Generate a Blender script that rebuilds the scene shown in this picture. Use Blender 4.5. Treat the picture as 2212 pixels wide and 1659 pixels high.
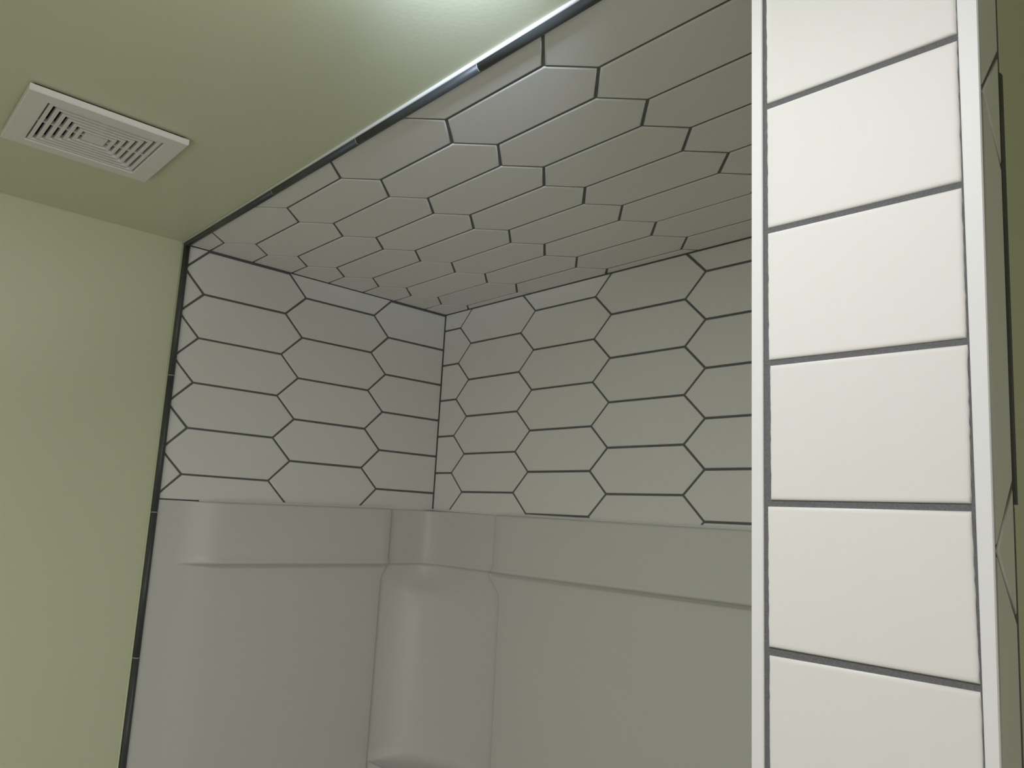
import bpy, bmesh, math, random
from mathutils import Vector, Matrix
for o in list(bpy.data.objects):
    bpy.data.objects.remove(o)
random.seed(7)
SC = bpy.context.scene
COL = SC.collection

# ------------------------------------------------------------------ camera, world, lights, exposure
HZ = 1.855                       # eye height above the floor (x, y below are measured from the eye)
cam_d = bpy.data.cameras.new('camera')
cam = bpy.data.objects.new('camera', cam_d)
COL.objects.link(cam)
R0 = Vector((0.6804, 0.7311, 0.0510)); F0 = Vector((-0.7269, 0.6644, 0.1734))
F0.normalize(); R0 = (R0 - F0 * R0.dot(F0)).normalized(); U0 = R0.cross(F0)
cam.matrix_world = Matrix(((R0.x, U0.x, -F0.x, 0), (R0.y, U0.y, -F0.y, 0), (R0.z, U0.z, -F0.z, HZ), (0, 0, 0, 1)))
cam_d.sensor_fit = 'HORIZONTAL'; cam_d.sensor_width = 36.0
cam_d.lens = 1655.64 / 2212 * 36.0
cam_d.clip_start = 0.02
SC.camera = cam

world = bpy.data.worlds.new('world'); SC.world = world
world.use_nodes = True
world.node_tree.nodes['Background'].inputs[0].default_value = (0.02, 0.02, 0.02, 1)
world.node_tree.nodes['Background'].inputs[1].default_value = 1.0

def lamp(name, kind, loc, power, color, **kw):
    d = bpy.data.lights.new(name, kind); d.energy = power; d.color = color
    for k, v in kw.items(): setattr(d, k, v)
    o = bpy.data.objects.new(name, d); o.location = loc; COL.objects.link(o)
    return o
# the bathroom's ceiling lamp, just above the frame in front of the wing wall: a flat disc shining down ...
disc = lamp('ceiling_lamp', 'AREA', (-0.33, 0.00, HZ + 0.570), 5.3, (0.99, 0.975, 1.0), shape='DISK', size=0.20)
# ... and an added spot, no bulb of that lamp, brightening the ceiling
sp = lamp('added_ceiling_spot', 'SPOT', (-0.43, 0.29, HZ + 0.530), 25.0, (0.68, 0.80, 1.0), shadow_soft_size=0.025, spot_size=math.radians(80), spot_blend=1.0)
sp.rotation_euler = Vector((-0.40, 0.32, 0.36)).to_track_quat('-Z', 'Y').to_euler()
sp = lamp('added_ceiling_spot', 'SPOT', (-0.43, 0.29, HZ + 0.530), 4.6, (0.96, 0.97, 1.0), shadow_soft_size=0.02, spot_size=math.radians(46), spot_blend=1.0)  # added narrow spot to brighten the fan cover's edge
sp.rotation_euler = Vector((-0.79, -0.02, 0.10)).to_track_quat('-Z', 'Y').to_euler()
# added soft fill from the right behind the camera, no doorway there
dl = lamp('added_side_fill', 'AREA', (0.95, -0.55, HZ - 0.60), 6.0, (1.0, 0.97, 0.93), shape='RECTANGLE', size=1.4, size_y=1.7)
dl.rotation_euler = (math.radians(90), 0, math.radians(70))
# added fill low behind the camera, lifts the alcove and left wall
vl = lamp('added_rear_fill', 'AREA', (-0.50, -1.05, HZ - 0.60), 6.9, (1.0, 0.985, 0.965), shape='RECTANGLE', size=1.2, size_y=0.9)
vl.rotation_euler = (math.radians(90), 0, math.radians(45))

SC.view_settings.view_transform = 'Standard'; SC.view_settings.look = 'None'
SC.view_settings.gamma = 1.0; SC.view_settings.use_curve_mapping = False
SC.view_settings.exposure = 0.0

# ------------------------------------------------------------------ materials
def mat(name, base, rough=0.5, spec=0.5, noise=None, bump=None, metal=0.0, coat=0.0, rnd=0.0):
    m = bpy.data.materials.new(name); m.use_nodes = True
    nt = m.node_tree; p = nt.nodes['Principled BSDF']
    p.inputs['Base Color'].default_value = (*base, 1); p.inputs['Roughness'].default_value = rough
    p.inputs['Specular IOR Level'].default_value = spec; p.inputs['Metallic'].default_value = metal
    p.inputs['Coat Weight'].default_value = coat
    tc = nt.nodes.new('ShaderNodeTexCoord')
    geo = nt.nodes.new('ShaderNodeNewGeometry')
    col = None
    if noise:
        sc, amt = noise
        n = nt.nodes.new('ShaderNodeTexNoise'); n.inputs['Scale'].default_value = sc; n.inputs['Detail'].default_value = 6
        nt.links.new(geo.outputs['Position'], n.inputs['Vector'])
        mx = nt.nodes.new('ShaderNodeMix'); mx.data_type = 'RGBA'
        mx.inputs[6].default_value = (*[c * (1 - amt) for c in base], 1)
        mx.inputs[7].default_value = (*[min(1, c * (1 + amt)) for c in base], 1)
        nt.links.new(n.outputs['Fac'], mx.inputs[0]); col = mx.outputs[2]
    if rnd:
        oi = nt.nodes.new('ShaderNodeObjectInfo')
        hs = nt.nodes.new('ShaderNodeHueSaturation')
        mr = nt.nodes.new('ShaderNodeMapRange'); mr.inputs[3].default_value = 1 - rnd; mr.inputs[4].default_value = 1 + rnd
        nt.links.new(oi.outputs['Random'], mr.inputs[0]); nt.links.new(mr.outputs[0], hs.inputs['Value'])
        if col: nt.links.new(col, hs.inputs['Color'])
        else: hs.inputs['Color'].default_value = (*base, 1)
        col = hs.outputs['Color']
    if col: nt.links.new(col, p.inputs['Base Color'])
    if bump:
        sc, st, dist = bump
        n = nt.nodes.new('ShaderNodeTexNoise'); n.inputs['Scale'].default_value = sc; n.inputs['Detail'].default_value = 3
        nt.links.new(geo.outputs['Position'], n.inputs['Vector'])
        b = nt.nodes.new('ShaderNodeBump'); b.inputs['Strength'].default_value = st; b.inputs['Distance'].default_value = dist
        nt.links.new(n.outputs['Fac'], b.inputs['Height']); nt.links.new(b.outputs['Normal'], p.inputs['Normal'])
    return m
M_green = mat('sage_paint', (0.66, 0.68, 0.495), 0.42, 0.5, noise=(3, 0.02), bump=(160, 0.10, 0.0012))
M_tile = mat('white_tile', (0.79, 0.775, 0.76), 0.55, 0.4, noise=(40, 0.012), bump=(220, 0.08, 0.0006), rnd=0.018)
M_grout = mat('charcoal_grout', (0.15, 0.155, 0.16), 0.9, 0.15, noise=(900, 0.35), bump=(900, 0.5, 0.001))
M_pencil = mat('dark_pencil_liner', (0.055, 0.062, 0.064), 0.40, 0.5, noise=(60, 0.15))
M_caulk = mat('white_caulk', (0.84, 0.84, 0.82), 0.35, 0.5, noise=(50, 0.03))
M_caulkg = mat('painted_caulk', (0.66, 0.68, 0.50), 0.35, 0.5, noise=(50, 0.03))
M_edge = mat('white_metal_edge', (0.80, 0.80, 0.815), 0.5, 0.5, noise=(120, 0.012))
M_acrylic = mat('white_acrylic', (0.66, 0.655, 0.64), 0.36, 0.4, noise=(6, 0.01))
M_plastic = mat('ivory_plastic', (0.80, 0.785, 0.77), 0.35, 0.5, noise=(30, 0.01))
M_black = mat('duct_shade', (0.004, 0.004, 0.004), 0.9, 0.0, noise=(30, 0.1))  # near-black colour standing in for shade inside the fan duct
M_floor = mat('floor_tile', (0.22, 0.21, 0.19), 0.5, 0.5, noise=(8, 0.08))
M_joint = mat('liner_joint', (0.42, 0.43, 0.42), 0.7, 0.3, noise=(200, 0.1))

# ------------------------------------------------------------------ helpers
def lerp(a, b, t): return a + (b - a) * t
def P(x, y, z): return (x, y, z + HZ)
def obj(name, bm, m, parent=None, smooth=False):
    me = bpy.data.meshes.new(name)
    bmesh.ops.recalc_face_normals(bm, faces=bm.faces[:])
    bm.to_mesh(me); bm.free(); me.materials.append(m)
    if smooth:
        for f in me.polygons: f.use_smooth = True
    o = bpy.data.objects.new(name, me); COL.objects.link(o)
    if parent: o.parent = parent
    return o
def box(bm, x0, x1, y0, y1, z0, z1):
    v = [bm.verts.new(P(x, y, z)) for x in (x0, x1) for y in (y0, y1) for z in (z0, z1)]
    for f in ((0, 1, 3, 2), (4, 6, 7, 5), (0, 4, 5, 1), (2, 3, 7, 6), (0, 2, 6, 4), (1, 5, 7, 3)):
        bm.faces.new([v[i] for i in f])
def boxobj(name, m, parent, *b, bev=0):
    bm = bmesh.new(); box(bm, *b)
    if bev: bmesh.ops.bevel(bm, geom=bm.edges[:], offset=bev, segments=2, affect='EDGES', profile=0.5)
    return obj(name, bm, m, parent)
def structure(o, label, cat):
    o['kind'] = 'structure'; o['label'] = label; o['category'] = cat
    return o
def thing(name, loc, label, cat):
    o = bpy.data.objects.new(name, None); o.location = loc; COL.objects.link(o)
    o['label'] = label; o['category'] = cat
    return o
def clip(poly, a, b, c):          # keep a*x+b*y<=c
    out = []
    for i in range(len(poly)):
        p, q = poly[i], poly[(i + 1) % len(poly)]
        dp, dq = a * p[0] + b * p[1] - c, a * q[0] + b * q[1] - c
        if dp <= 0: out.append(p)
        if (dp < 0 < dq) or (dq < 0 < dp):
            t = dp / (dp - dq); out.append((p[0] + t * (q[0] - p[0]), p[1] + t * (q[1] - p[1])))
    return out
def clean(poly):
    out = []
    for p in poly:
        if not out or math.dist(p, out[-1]) > 2e-4: out.append(p)
    while len(out) > 1 and math.dist(out[0], out[-1]) < 2e-4: out.pop()
    return out
def area(poly):
    return 0.5 * sum(poly[i][0] * poly[(i + 1) % len(poly)][1] - poly[(i + 1) % len(poly)][0] * poly[i][1] for i in range(len(poly)))
def inset(poly, d):
    if area(poly) < 0: poly = poly[::-1]
    cur = poly[:]
    for i in range(len(poly)):
        p, q = poly[i], poly[(i + 1) % len(poly)]
        ex, ey = q[0] - p[0], q[1] - p[1]; l = math.hypot(ex, ey)
        nx, ny = ey / l, -ex / l           # outward for ccw
        cur = clip(cur, nx, ny, nx * p[0] + ny * p[1] - d)
        if len(cur) < 3: return []
    return cur
def same_count_inset(poly, d):
    """inset of a convex polygon keeping its vertex count (mitred)"""
    n = len(poly); out = []
    for i in range(n):
        a, b, c = poly[i - 1], poly[i], poly[(i + 1) % n]
        def nrm(p, q):
            ex, ey = q[0] - p[0], q[1] - p[1]; l = math.hypot(ex, ey); return (-ey / l, ex / l)
        n1, n2 = nrm(a, b), nrm(b, c)
        k = 1 + n1[0] * n2[0] + n1[1] * n2[1]
        k = max(k, 0.35)
        out.append((b[0] + d * (n1[0] + n2[0]) / k, b[1] + d * (n1[1] + n2[1]) / k))
    return out
def tile(poly, to3, parent, th=0.0042, lift=0.0, edge=0.0015, jag=None):
    """to3(u,v,h): h = height above the tile face plane (negative goes into the wall)"""
    poly = clean(poly)
    if len(poly) < 3: return None
    if area(poly) < 0: poly = poly[::-1]
    if area(poly) < 1.2e-5: return None
    mn = min(math.dist(poly[i], poly[(i + 1) % len(poly)]) for i in range(len(poly)))
    e = edge
    def good(d):
        q = same_count_inset(poly, d)
        return all((q[i][0] - q[i - 1][0]) * (poly[i][0] - poly[i - 1][0]) + (q[i][1] - q[i - 1][1]) * (poly[i][1] - poly[i - 1][1]) > 0 for i in range(len(poly)))
    while e > 5e-5 and not (good(e * 2.0) and inset(poly, e * 2.2)): e *= 0.6
    bm = bmesh.new()
    rings = []
    for d, h in ((0, -th), (0, -e * 0.9), (e * 0.3, -e * 0.32), (e, -e * 0.06), (e * 2.0, 0)):
        pp = same_count_inset(poly, d) if d else poly
        if jag and d < e * 0.5: pp = [(u + jag(u, v), v) for u, v in pp]
        rings.append([bm.verts.new(to3(u, v, h + lift)) for u, v in pp])
    n = len(poly)
    for r0, r1 in zip(rings, rings[1:]):
        for i in range(n):
            bm.faces.new((r0[i], r0[(i + 1) % n], r1[(i + 1) % n], r1[i]))
    bm.faces.new(rings[-1]); bm.faces.new(rings[0][::-1])
    # normals outward
    me = bpy.data.meshes.new('tile')
    bmesh.ops.recalc_face_normals(bm, faces=bm.faces[:])
    top = max(bm.faces, key=lambda f: f.calc_area())
    for f in bm.faces: f.smooth = len(f.verts) == 4 and f is not top and f.calc_area() < 0.2 * top.calc_area()
    bm.to_mesh(me); bm.free(); me.materials.append(M_tile)
    o = bpy.data.objects.new('tile', me); COL.objects.link(o); o.parent = parent
    return o

W = 0.104; PC = 2.4581 * W; T = 0.4897 * W
A = 1.76263; B = 1.33248; C = 0.58360
GR = 0.0048                       # joint width
DRY = 0.004                       # drywall lies this far behind the tile faces
def lattice(u0, v0, ur, vr, to3, parent, rot=False):
    bl, tl = (PC - T) / 2, (PC + T) / 2
    for k in range(-3, 12):
        for j in range(-30, 30):
            # boundary m sits at u0+m*PC ; column k between boundary k and k+1
            cu = u0 + (k + 0.5) * PC; cv = v0 + (2 * j + (1 if k % 2 == lattice.par else 0)) * W / 2
            hx = [(cu - tl, cv), (cu - bl, cv - W / 2), (cu + bl, cv - W / 2), (cu + tl, cv), (cu + bl, cv + W / 2), (cu - bl, cv + W / 2)]
            if cu + tl < ur[0] or cu - tl > ur[1] or cv + W / 2 < vr[0] or cv - W / 2 > vr[1]: continue
            j2 = random.Random(k * 97 + j * 13 + int(u0 * 1000))
            hx = inset(hx, GR / 2 + j2.uniform(-0.0003, 0.0003))
            for a_, b_, c_ in ((-1, 0, -ur[0]), (1, 0, ur[1]), (0, -1, -vr[0]), (0, 1, vr[1])):
                hx = clip(hx, a_, b_, c_)
                if len(hx) < 3: break
            if len(hx) < 3: continue
            w_ = max(p[0] for p in hx) - min(p[0] for p in hx); h_ = max(p[1] for p in hx) - min(p[1] for p in hx)
            if min(w_, h_) < 0.0035: continue
            tile(hx, to3, parent, lift=j2.uniform(-0.0002, 0.0002))

# ------------------------------------------------------------------ room shell
X1, Y0, YB = 1.10, -1.30, B + DRY          # room limits
PXL = -0.2985                               # inner face of the wing wall
ceiling = structure(boxobj('ceiling', M_green, None, -A - DRY - 0.1, X1, Y0, YB + 0.1, C + DRY, C + DRY + 0.1),
    'sage green painted ceiling with white hexagon tiles over the bath alcove', 'ceiling')
floor = structure(boxobj('floor', M_floor, None, -A - DRY - 0.1, X1, Y0, YB + 0.1, -HZ - 0.1, -HZ),
    'plain beige bathroom floor', 'floor')
wall_left = structure(boxobj('wall_left', M_green, None, -A - DRY - 0.1, -A - DRY, Y0, YB, -HZ, C + DRY),
    'sage green end wall, tiled in white hexagons inside the bath alcove', 'wall')
wall_back = structure(boxobj('wall_back', M_green, None, -A - DRY - 0.1, X1, YB, YB + 0.1, -HZ, C + DRY),
    'long back wall of the bath alcove covered with white elongated hexagon tiles', 'wall')
wall_front = structure(boxobj('wall_front', M_green, None, -A - DRY - 0.1, X1 + 0.1, Y0 - 0.1, Y0, -HZ, C + DRY),
    'sage green wall behind the viewer', 'wall')
wall_side = structure(boxobj('wall_side', M_green, None, X1, X1 + 0.1, Y0, YB + 0.1, -HZ, C + DRY),
    'sage green wall at the far right of the room', 'wall')

# alcove tiles -----------------------------------------------------
TY = 0.5800                                 # tiles start behind the trim
CJ = 0.0017                                 # joint at inner corners
def zlow(y): return 0.006
f_left = lambda u, v, h: P(-A + h, u, v)
f_back = lambda u, v, h: P(u, B - h, v)
f_ceil = lambda u, v, h: P(u, v, C - h)
lattice.par = 1
lattice(3.3391 * W, 5.5874 * W, (TY + 0.002, B - CJ), (0.0060, C - CJ), f_left, wall_left)
lattice.par = 1
lattice(-18.4694 * W, 5.6344 * W, (-A + CJ, PXL), (0.0055, C - CJ), f_back, wall_back)
lattice.par = 0
lattice(-18.4052 * W, 6.0625 * W, (-A + CJ, PXL), (TY, B - CJ), f_ceil, ceiling)
G0, G1 = 0.0019, 0.0039
boxobj('grout', M_grout, wall_left, -A - G1, -A - G0, TY - 0.004, B + G0, 0.001, C + G0)
boxobj('grout', M_grout, wall_back, -A - G0, PXL, B + G0, B + G1, 0.001, C + G0)
boxobj('grout', M_grout, ceiling, -A - G0, PXL, TY - 0.004, B + G0, C + G0, C + G1)

# dark pencil liner along ceiling and left wall ---------------------
def half_round(bm, p0, p1, across, out, hw, ht, n=10):
    """bar from p0 to p1 with a half-elliptic section"""
    rings = []
    for p in (p0, p1):
        rings.append([bm.verts.new(Vector(P(*p)) + across * (-hw * math.cos(math.pi * i / n)) + out * (ht * math.sin(math.pi * i / n) ** 0.75)) for i in range(n + 1)])
    for i in range(n):
        bm.faces.new((rings[0][i], rings[0][i + 1], rings[1][i + 1], rings[1][i]))
    bm.faces.new((rings[0][0], rings[1][0], rings[1][n], rings[0][n]))
    bm.faces.new(rings[0][::-1]); bm.faces.new(rings[1])
def pencil_run(root, cuts, pt, across, out, hw, ht):
    for i, (s0, s1) in enumerate(zip(cuts, cuts[1:])):
        g = 0.0009
        bm = bmesh.new(); half_round(bm, pt(s0 + (g if i else 0)), pt(s1 - (g if i < len(cuts) - 2 else 0)), across, out, hw, ht)
        obj('pencil_liner', bm, M_pencil, root, smooth=True)
        if i < len(cuts) - 2:
            bm = bmesh.new(); half_round(bm, pt(s1 - g), pt(s1 + g), across, out, hw * 0.97, ht * 0.97)
            obj('liner_joint', bm, M_joint, root)
VX, VY, VZ = Vector((1, 0, 0)), Vector((0, 1, 0)), Vector((0, 0, 1))
t1 = structure(thing('trim_1', P(-1.0, 0.5745, C), 'dark grey pencil liner trim edging the tiles along the ceiling', 'trim'), 'dark grey pencil liner trim edging the tiles along the ceiling', 'trim')
t2 = structure(thing('trim_2', P(-A, 0.578, -0.2), 'dark grey pencil liner trim running down the left end wall', 'trim'), 'dark grey pencil liner trim running down the left end wall', 'trim')
def keep(root):                             # children were built in world space
    for ch in root.children: ch.matrix_parent_inverse = Matrix.Translation(-Vector(root.location))
pencil_run(t1, [-A + 0.004, -1.3185, -1.0215, -0.7225, -0.4235, PXL], lambda s: (s, 0.5745, C + DRY), VY, -VZ, 0.0068, 0.0115)
pencil_run(t2, [-HZ, -1.53, -1.23, -0.93, -0.628, -0.3265, -0.0245, 0.277, C + DRY - 0.003], lambda s: (-A - DRY, 0.5770 - 0.006 * (s - C), s), VY, VX, 0.0068, 0.0125)
def caulk(root, p0, p1, across, out, hw, ht, m):
    bm = bmesh.new(); half_round(bm, p0, p1, across, out, hw, ht, 6); obj('caulk_bead', bm, m, root, smooth=True)
caulk(t1, (-A, 0.5668, C + DRY), (PXL, 0.5668, C + DRY), VY, -VZ, 0.0026, 0.0040, M_caulk)
caulk(t2, (-A - DRY, 0.5701 + 0.006 * HZ, -HZ), (-A - DRY, 0.5693, C + DRY), VY, VX, 0.0022, 0.0030, M_caulkg)
keep(t1); keep(t2)

# ------------------------------------------------------------------ wing wall (right end of the alcove)
DF = 0.520                                  # its front tile plane
def xs(z): return -0.1347 - 0.0236 * (0.3515 - z)       # outer right edge, a little out of plumb
def xl(z): return -0.2986 - 0.0022 * (0.43 - z) / 0.6   # outer left edge
bm = bmesh.new()
zz = (-HZ, C + DRY)
vs = []
for z in zz:
    vs.append([bm.verts.new(P(*q)) for q in ((xl(z) + 0.0012, DF + 0.006, z), (xs(z) - 0.0052, DF + 0.006, z), (xs(z) - 0.0052, YB, z), (xl(z) + 0.0012, YB, z))])
for i in range(4): bm.faces.new((vs[0][i], vs[0][(i + 1) % 4], vs[1][(i + 1) % 4], vs[1][i]))
bm.faces.new(vs[0][::-1]); bm.faces.new(vs[1])
wing = structure(obj('wall_right', bm, M_green), 'narrow wing wall with stacked white tiles on its front end', 'wall')
# front tiles: (z of bottom left, bottom right, top left, top right)
joints = [((0.3364, 0.3340), (0.3318, 0.3291)), ((0.2319, 0.2295), (0.2276, 0.2252)), ((0.1273, 0.1259), (0.1229, 0.1215)),
          ((0.0233, 0.0234), (0.0186, 0.0187)), ((-0.0794, -0.0803), (-0.0851, -0.0848))]
z = -0.0851
while z > -HZ + 0.12:
    zb = z - 0.1000; joints.append(((zb, zb), (zb - 0.0046, zb - 0.0046))); z = zb - 0.0046
tops = []; z = 0.3364
while z < C:
    tops.append(z); z += 0.1046
f_front = lambda u, v, h: P(u, DF - h, v)
xlt = [-0.2856, -0.2857, -0.2858, -0.2848, -0.2872, -0.2871]
xrt = [(-0.1468, -0.1481), (-0.1484, -0.1502), (-0.1504, -0.1520), (-0.1517, -0.1542), (-0.1544, -0.1547), (-0.1546, -0.1560)]
allj = [((C + 0.002,) * 2, (C - 0.002,) * 2)]
if True:
    zt = 0.3364 + 0.1000
    up = []
    while zt < C - 0.03:
        up.append(((zt + 0.0046,) * 2, (zt,) * 2)); zt += 0.1046
    allj += up[::-1]
nup = len(allj) - 1
allj += joints
for i in range(len(allj) - 1):
    tp = allj[i][1]; bt = allj[i + 1][0]
    k = min(max(i - nup, 0), 5)
    x0 = xlt[k]; xa, xb = xrt[k]
    if i < nup: xa = xb = -0.1462
    if i - nup > 5: xa = xb = xs(bt[0]) - 0.0095; 
    r = random.Random(i)
    # ground cut edges: slightly ragged left and right sides
    n = 22
    poly = [(lerp(x0, xb, t), lerp(bt[0], bt[1], t)) for t in (0, 1)]
    poly = [(x0, bt[0])] + [(lerp(xb, xa, t / n), lerp(bt[1], tp[1], t / n)) for t in range(n + 1)] + [(x0, lerp(tp[0], bt[0], t / n)) for t in range(n)]
    jg = lambda u, v: r.uniform(-0.00028, 0.00028) if not (0.3 * (u - x0) > 0.002 and u < max(xa, xb) - 0.008) else 0
    tile(poly, f_front, wing, th=0.0045, lift=r.uniform(-0.0002, 0.0002), edge=0.0016, jag=jg)
bm = bmesh.new()
g0, g1 = DF + 0.0016, DF + 0.0058
vs = []
for z in zz:
    vs.append([bm.verts.new(P(*q)) for q in ((xl(z) + 0.003, g0, z), (xs(z) - 0.006, g0, z), (xs(z) - 0.006, g1, z), (xl(z) + 0.003, g1, z))])
for i in range(4): bm.faces.new((vs[0][i], vs[0][(i + 1) % 4], vs[1][(i + 1) % 4], vs[1][i]))
bm.faces.new(vs[0][::-1]); bm.faces.new(vs[1])
obj('grout', bm, M_grout, wing)

def edge_profile(name, label, sec, m):
    """sec(z) -> list of (x,y) of a closed section, lofted from floor to ceiling"""
    bm = bmesh.new(); rr = []
    for z in (-HZ, -0.9, -0.3, 0.1, 0.4, C + DRY): rr.append([bm.verts.new(P(x, y, z)) for x, y in sec(z)])
    n = len(rr[0])
    for a, b in zip(rr, rr[1:]):
        for i in range(n): bm.faces.new((a[i], a[(i + 1) % n], b[(i + 1) % n], b[i]))
    bm.faces.new(rr[0][::-1]); bm.faces.new(rr[-1])
    return structure(obj(name, bm, m), label, 'trim')
edge_profile('trim_3', 'white metal edge strip on the left corner of the wing wall front', lambda z: [
    (xl(z), DF + 0.0006), (xl(z) + 0.0006, DF - 0.0002), (xl(z) + 0.0090, DF - 0.0002), (xl(z) + 0.0097, DF + 0.0004), (xl(z) + 0.0097, DF + 0.0016), (xl(z) + 0.0012, DF + 0.0016), (xl(z) + 0.0012, DF + 0.012), (xl(z), DF + 0.012)], M_edge)
def xri(z):                                  # inner edge of the right strip
    return -0.1474 - (0.3323 - z) * 0.0145
edge_profile('trim_4', 'white metal edge strip on the right corner of the wing wall front', lambda z: [
    (xri(z), DF + 0.0016), (xri(z), DF + 0.0004), (xri(z) + 0.0006, DF - 0.0002), (xs(z) - 0.0008, DF - 0.0002), (xs(z) - 0.0001, DF + 0.0006), (xs(z) - 0.0001, DF + 0.0022), (xs(z) - 0.0012, DF + 0.0022), (xs(z) - 0.0012, DF + 0.0016)], M_edge)

# side face of the wing wall: stacked half hexagons with triangle fillers
f_side = lambda u, v, h: P(xs(v) + h, u, v)
ye = 0.5622; yf = DF + 0.0032; period = 2.831 * W
apex0 = 2.795 * W; g = 0.0019; ap = DF + 0.0045
ht = 0.415 * W
kz = apex0 + 1 * period
while kz > -HZ:
    # triangle with its apex at kz
    tri = inset([(ap, kz), (ye, kz - ht), (ye, kz + ht)], g)
    hxp = inset([(ap, kz), (ye, kz - ht), (ye, kz - period + ht), (ap, kz - period), (yf, kz - period), (yf, kz)], g)
    for pl in (tri, hxp):
        pl = clip(pl, 0, 1, C); pl = clip(pl, 0, -1, HZ)
        if len(pl) >= 3: tile(pl, f_side, wing, th=0.0045, edge=0.0008)
    kz -= period
bm = bmesh.new(); vs = []
for z in zz:
    vs.append([bm.verts.new(P(*q)) for q in ((xs(z) - 0.0051, DF + 0.0024, z), (xs(z) - 0.0014, DF + 0.0024, z), (xs(z) - 0.0014, 0.5675, z), (xs(z) - 0.0051, 0.5675, z))])
for i in range(4): bm.faces.new((vs[0][i], vs[0][(i + 1) % 4], vs[1][(i + 1) % 4], vs[1][i]))
bm.faces.new(vs[0][::-1]); bm.faces.new(vs[1])
obj('grout', bm, M_grout, wing)
t5 = structure(thing('trim_5', P(xs(0), 0.568, 0), '', ''), 'dark grey pencil liner trim on the right side of the wing wall', 'trim')
for z0, z1, hw, ht_, yc in ((3.092 * W + 0.002, C + DRY, 0.0055, 0.0036, 0.5678), (0.245 * W, 3.092 * W, 0.0070, 0.0050, 0.5700), (-HZ, 0.245 * W - 0.002, 0.0060, 0.0036, 0.5680)):
    bm = bmesh.new(); half_round(bm, (xs(z0) - 0.0052, yc, z0), (xs(z1) - 0.0052, yc, z1), VY, VX, hw, ht_); obj('pencil_liner', bm, M_pencil, t5, smooth=True)
keep(t5)

# ------------------------------------------------------------------ acrylic bath surround
sur = thing('shower_surround', P(-A, B, -HZ), 'glossy white acrylic bath surround with a raised top band, under the hexagon tiles', 'surround')
def sm(a, b, t):
    t = min(1, max(0, (t - a) / (b - a))); return t * t * (3 - 2 * t)
def ztop_l(y): return lerp(0.0030, 0.0110, sm(0.65, 1.32, y))
def ztop_b(x): return lerp(0.0110, 0.0002, min(1, max(0, (x + A) / 1.0)))
YL = 0.5855
def section(z, dp, dn, nn, yE, xE, top):
    """points (x,y,z) of one horizontal section; dp panel depth, dn niche depth, nn squareness of the corner"""
    pts = []
    def zl(y): return z + (ztop_l(y) if top else 0)
    def zb(x): return z + (ztop_b(x) if top else 0)
    dfl = min(dp, 0.0015)
    for y in (YL, 0.60, 0.615, 0.632, 0.643, 0.652, 0.661, 0.670, 0.677, 0.683, 0.689, 0.696, 0.706, 0.716, 0.724, 0.75, 0.9, 1.05, yE - 0.03):
        d = lerp(dfl, dp, sm(0.632, 0.724, y)); pts.append((-A + d, y, zl(y)))
    pts += [(-A + dp, yE - 0.005, zl(yE)), (-A + lerp(dn, dp, 0.85), yE - 0.0015, zl(yE)), (-A + lerp(dn, dp, 0.35), yE + 0.0005, zl(yE)), (-A + dn, yE + 0.004, zl(yE))]
    cx, cy = -A + dn, B - dn
    ax, ay = (xE - 0.004) - cx, cy - (yE + 0.004)
    K = 26
    for i in range(1, K):
        th = math.pi / 2 * i / K
        # superellipse measured from the far centre
        s, c = math.sin(th), math.cos(th)
        r_ = (abs(s) ** nn + abs(c) ** nn) ** (-1 / nn)
        x = cx + ax * (1 - r_ * c); y = cy - ay * (1 - r_ * s)
        w = i / K
        pts.append((x, y, lerp(zl(min(y, B)), zb(max(x, -A)), w)))
    pts += [(xE - 0.004, B - dn, zb(xE)), (xE - 0.0005, B - lerp(dn, dp, 0.35), zb(xE)), (xE + 0.0015, B - lerp(dn, dp, 0.85), zb(xE)), (xE + 0.005, B - dp, zb(xE))]
    for x in (xE + 0.03, -1.2, -0.9, -0.6, PXL): pts.append((x, B - dp, zb(x)))
    return pts
BD, LD = 0.026, 0.009
ND = 0.012
YE, XE = 1.1800, -1.4690
rows = []
for dz, dp, dn in ((0.0, 0.0002, 0.0001), (0.0, BD - 0.006, ND - 0.004), (-0.0006, BD - 0.003, ND - 0.002), (-0.0022, BD - 0.001, ND - 0.0006), (-0.005, BD, ND), (-0.03, BD, ND)):
    rows.append(section(dz, dp, dn, 9, YE, XE, True))
for z, dp, dn in ((-0.06, BD, ND), (-0.10, BD, ND), (-0.114, BD, ND), (-0.119, BD + 0.0016, ND + 0.0012), (-0.124, BD + 0.0045, ND + 0.0035), (-0.129, BD + 0.0058, ND + 0.0045), (-0.1325, BD + 0.004, ND + 0.003), (-0.1345, BD - 0.004, ND - 0.002), (-0.1355, LD + 0.003, ND - 0.004)):
    rows.append(section(z, dp, dn, 9, YE, XE, False))
for z in (-0.1375, -0.142, -0.15, -0.16, -0.172, -0.185, -0.20, -0.22, -0.26, -0.32, -0.42, -0.52, -0.62, -0.70, -0.9, -1.15, -1.40):
    k = sm(-0.137, -0.215, z)
    rows.append(section(z, LD, lerp(0.006, 0.0035, k), lerp(6, 2.2, k), lerp(1.186, 1.172, sm(-0.137, -0.175, z)), lerp(-1.502, -1.458, sm(-0.137, -0.195, z)), False))
bm = bmesh.new()
gv = [[bm.verts.new(P(*p)) for p in r] for r in rows]
for a, b in zip(gv, gv[1:]):
    for i in range(len(a) - 1): bm.faces.new((a[i], b[i], b[i + 1], a[i + 1]))
panel = obj('wall_panel', bm, M_acrylic, sur, smooth=True)
for f in panel.data.polygons: f.use_smooth = True
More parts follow.
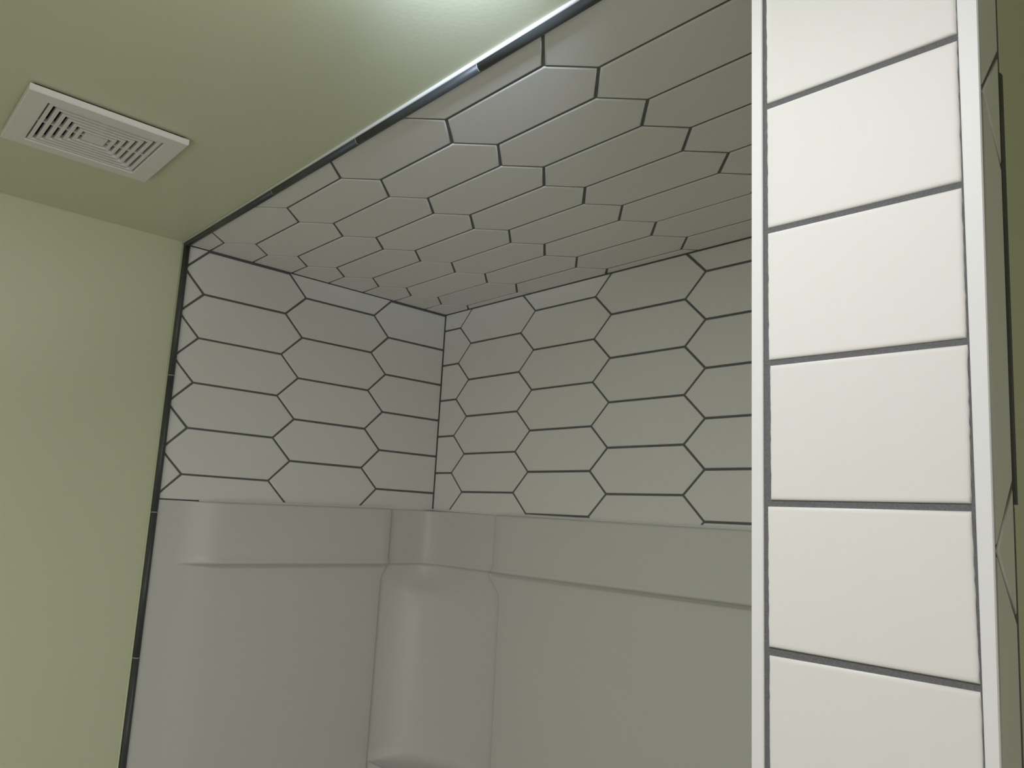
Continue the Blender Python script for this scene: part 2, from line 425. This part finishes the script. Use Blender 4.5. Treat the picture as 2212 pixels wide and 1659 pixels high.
# corner shelf in the niche
ZS = -0.626
niche = section(ZS, LD, 0.0035, 2.2, 1.172, -1.458, False)[22:22 + 27]
cx0 = sum(p[0] for p in niche) / len(niche); cy0 = sum(p[1] for p in niche) / len(niche)
fx, fy = -1.52, 1.10                         # towards the open side
bm = bmesh.new(); rr = []
for t, dz in ((0.0, 0.030), (0.02, 0.019), (0.05, 0.010), (0.09, 0.004), (0.15, 0.0), (0.4, -0.001), (0.72, -0.001), (0.76, 0.002), (0.79, 0.002), (0.82, -0.004), (0.82, -0.022), (0.74, -0.030), (0.0, -0.05)):
    ring = []
    for i, p in enumerate(niche):
        s = i / (len(niche) - 1)
        # front edge: a bulging arc between the two ends
        q0, q1 = niche[0], niche[-1]
        ex = lerp(q0[0], q1[0], s) + math.sin(math.pi * s) * 0.075; ey = lerp(q0[1], q1[1], s) - math.sin(math.pi * s) * 0.075
        ring.append(bm.verts.new(P(lerp(p[0], ex, t), lerp(p[1], ey, t), ZS + dz * (1 if t > 0.5 else 1))))
    rr.append(ring)
for a, b in zip(rr, rr[1:]):
    for i in range(len(a) - 1): bm.faces.new((a[i], b[i], b[i + 1], a[i + 1]))
obj('corner_shelf', bm, M_acrylic, sur, smooth=True)
# bead of white caulk between surround and tiles
bm = bmesh.new(); rr = []
path = [(-A, y, ztop_l(y)) for y in (0.672, 0.69, 0.8, 0.95, 1.1, 1.25, B - 0.004)]
for (x, y, z) in path: rr.append([bm.verts.new(P(x - 0.002, y, z - 0.002)), bm.verts.new(P(x + 0.006, y, z)), bm.verts.new(P(x + 0.003, y, z + 0.0045)), bm.verts.new(P(x - 0.002, y, z + 0.0065))])
for x in (-A + 0.004, -1.5, -1.2, -0.9, -0.6, PXL):
    z = ztop_b(x); rr.append([bm.verts.new(P(x, B + 0.002, z - 0.002)), bm.verts.new(P(x, B - 0.006, z)), bm.verts.new(P(x, B - 0.003, z + 0.0045)), bm.verts.new(P(x, B + 0.002, z + 0.0068))])
for a, b in zip(rr, rr[1:]):
    for i in range(3): bm.faces.new((a[i], b[i], b[i + 1], a[i + 1]))
obj('caulk_bead', bm, M_caulk, sur, smooth=True)
# tub below
bm = bmesh.new()
zt = -1.40
o_ = [(-A + 0.0, 0.60), (PXL, 0.60), (PXL, B), (-A, B)]
def ring_(pts, z): return [bm.verts.new(P(x, y, z)) for x, y in pts]
def shrink(d, e): return [(-A + e, 0.60 + d), (PXL - e, 0.60 + d), (PXL - e, B - d), (-A + e, B - d)]
rg = [ring_(o_, -HZ), ring_(o_, zt), ring_(shrink(0.07, 0.09), zt), ring_(shrink(0.09, 0.12), zt - 0.05), ring_(shrink(0.14, 0.20), zt - 0.38)]
for a, b in zip(rg, rg[1:]):
    for i in range(4): bm.faces.new((a[i], a[(i + 1) % 4], b[(i + 1) % 4], b[i]))
bm.faces.new(rg[-1])
obj('tub', bm, M_acrylic, sur)
for ch in sur.children: ch.matrix_parent_inverse = Matrix.Translation(-Vector(sur.location))

# ------------------------------------------------------------------ exhaust fan cover on the ceiling
VX0, VX1, VY0, VY1 = -1.4500, -1.2350, 0.1590, 0.3860
cxv, cyv = -1.3420, 0.2690
vent = thing('exhaust_fan_cover', P(cxv, cyv, C + DRY), 'white plastic exhaust fan cover with concentric louvers on the green ceiling', 'vent')
zf = C - 0.0095
def frame_ring(bm, cx, cy, ax, ay, bx, by, ztop, zbot, bev=0.0):
    """rectangular ring: outer half sizes ax,ay, inner bx,by"""
    prof = [(0, ztop), (0, zbot + bev), (bev, zbot), (1 - bev, zbot), (1, zbot + bev), (1, ztop)]
    def q(t, sx, sy):
        if t == bev: return (cx + sx * (ax - bev), cy + sy * (ay - bev))
        if t == 1 - bev: return (cx + sx * (bx + bev), cy + sy * (by + bev))
        return (cx + sx * lerp(ax, bx, t), cy + sy * lerp(ay, by, t))
    rings = [[bm.verts.new(P(*q(t, sx, sy), z)) for sx, sy in ((-1, -1), (1, -1), (1, 1), (-1, 1))] for t, z in prof]
    for a, b in zip(rings, rings[1:] + rings[:1]):
        for i in range(4): bm.faces.new((a[i], a[(i + 1) % 4], b[(i + 1) % 4], b[i]))
bm = bmesh.new()
ix, iy = 0.0815, 0.0835
frame_ring(bm, (VX0 + VX1) / 2, (VY0 + VY1) / 2, (VX1 - VX0) / 2, (VY1 - VY0) / 2, ix, iy, C + 0.0002, zf, 0.0012)
fp = obj('face_plate', bm, M_plastic, vent)
# shift the opening onto the louver centre
NR = 6; pit = 0.0107
for i in range(NR):
    ax, ay = ix - 0.0022 - i * pit, iy - 0.0026 - i * pit
    bm = bmesh.new(); frame_ring(bm, (VX0 + VX1) / 2, (VY0 + VY1) / 2, ax, ay, ax - 0.0058, ay - 0.0058, C + 0.0012, zf + 0.0016, 0.0008)
    obj('louver', bm, M_plastic, vent)
cxx, cyy = (VX0 + VX1) / 2, (VY0 + VY1) / 2
ax, ay = ix - 0.0022 - NR * pit, iy - 0.0026 - NR * pit
boxobj('center_plate', M_plastic, vent, cxx - ax, cxx + ax, cyy - ay, cyy + ay, zf + 0.0022, C + 0.0012, bev=0.0012)
for s in (-1, 1):
    boxobj('rib', M_plastic, vent, cxx - 0.0016, cxx + 0.0016, *(sorted((cyy + s * ay, cyy + s * iy))), zf + 0.0040, C + 0.0012)
    boxobj('rib', M_plastic, vent, *(sorted((cxx + s * ax, cxx + s * ix))), cyy - 0.0016, cyy + 0.0016, zf + 0.0040, C + 0.0012)
boxobj('duct_shade_plate', M_black, vent, VX0 + 0.006, VX1 - 0.006, VY0 + 0.006, VY1 - 0.006, C + 0.0013, C + DRY)  # flat black plate instead of a hole, the duct's shade as colour
for ch in vent.children: ch.matrix_parent_inverse = Matrix.Translation(-Vector(vent.location))
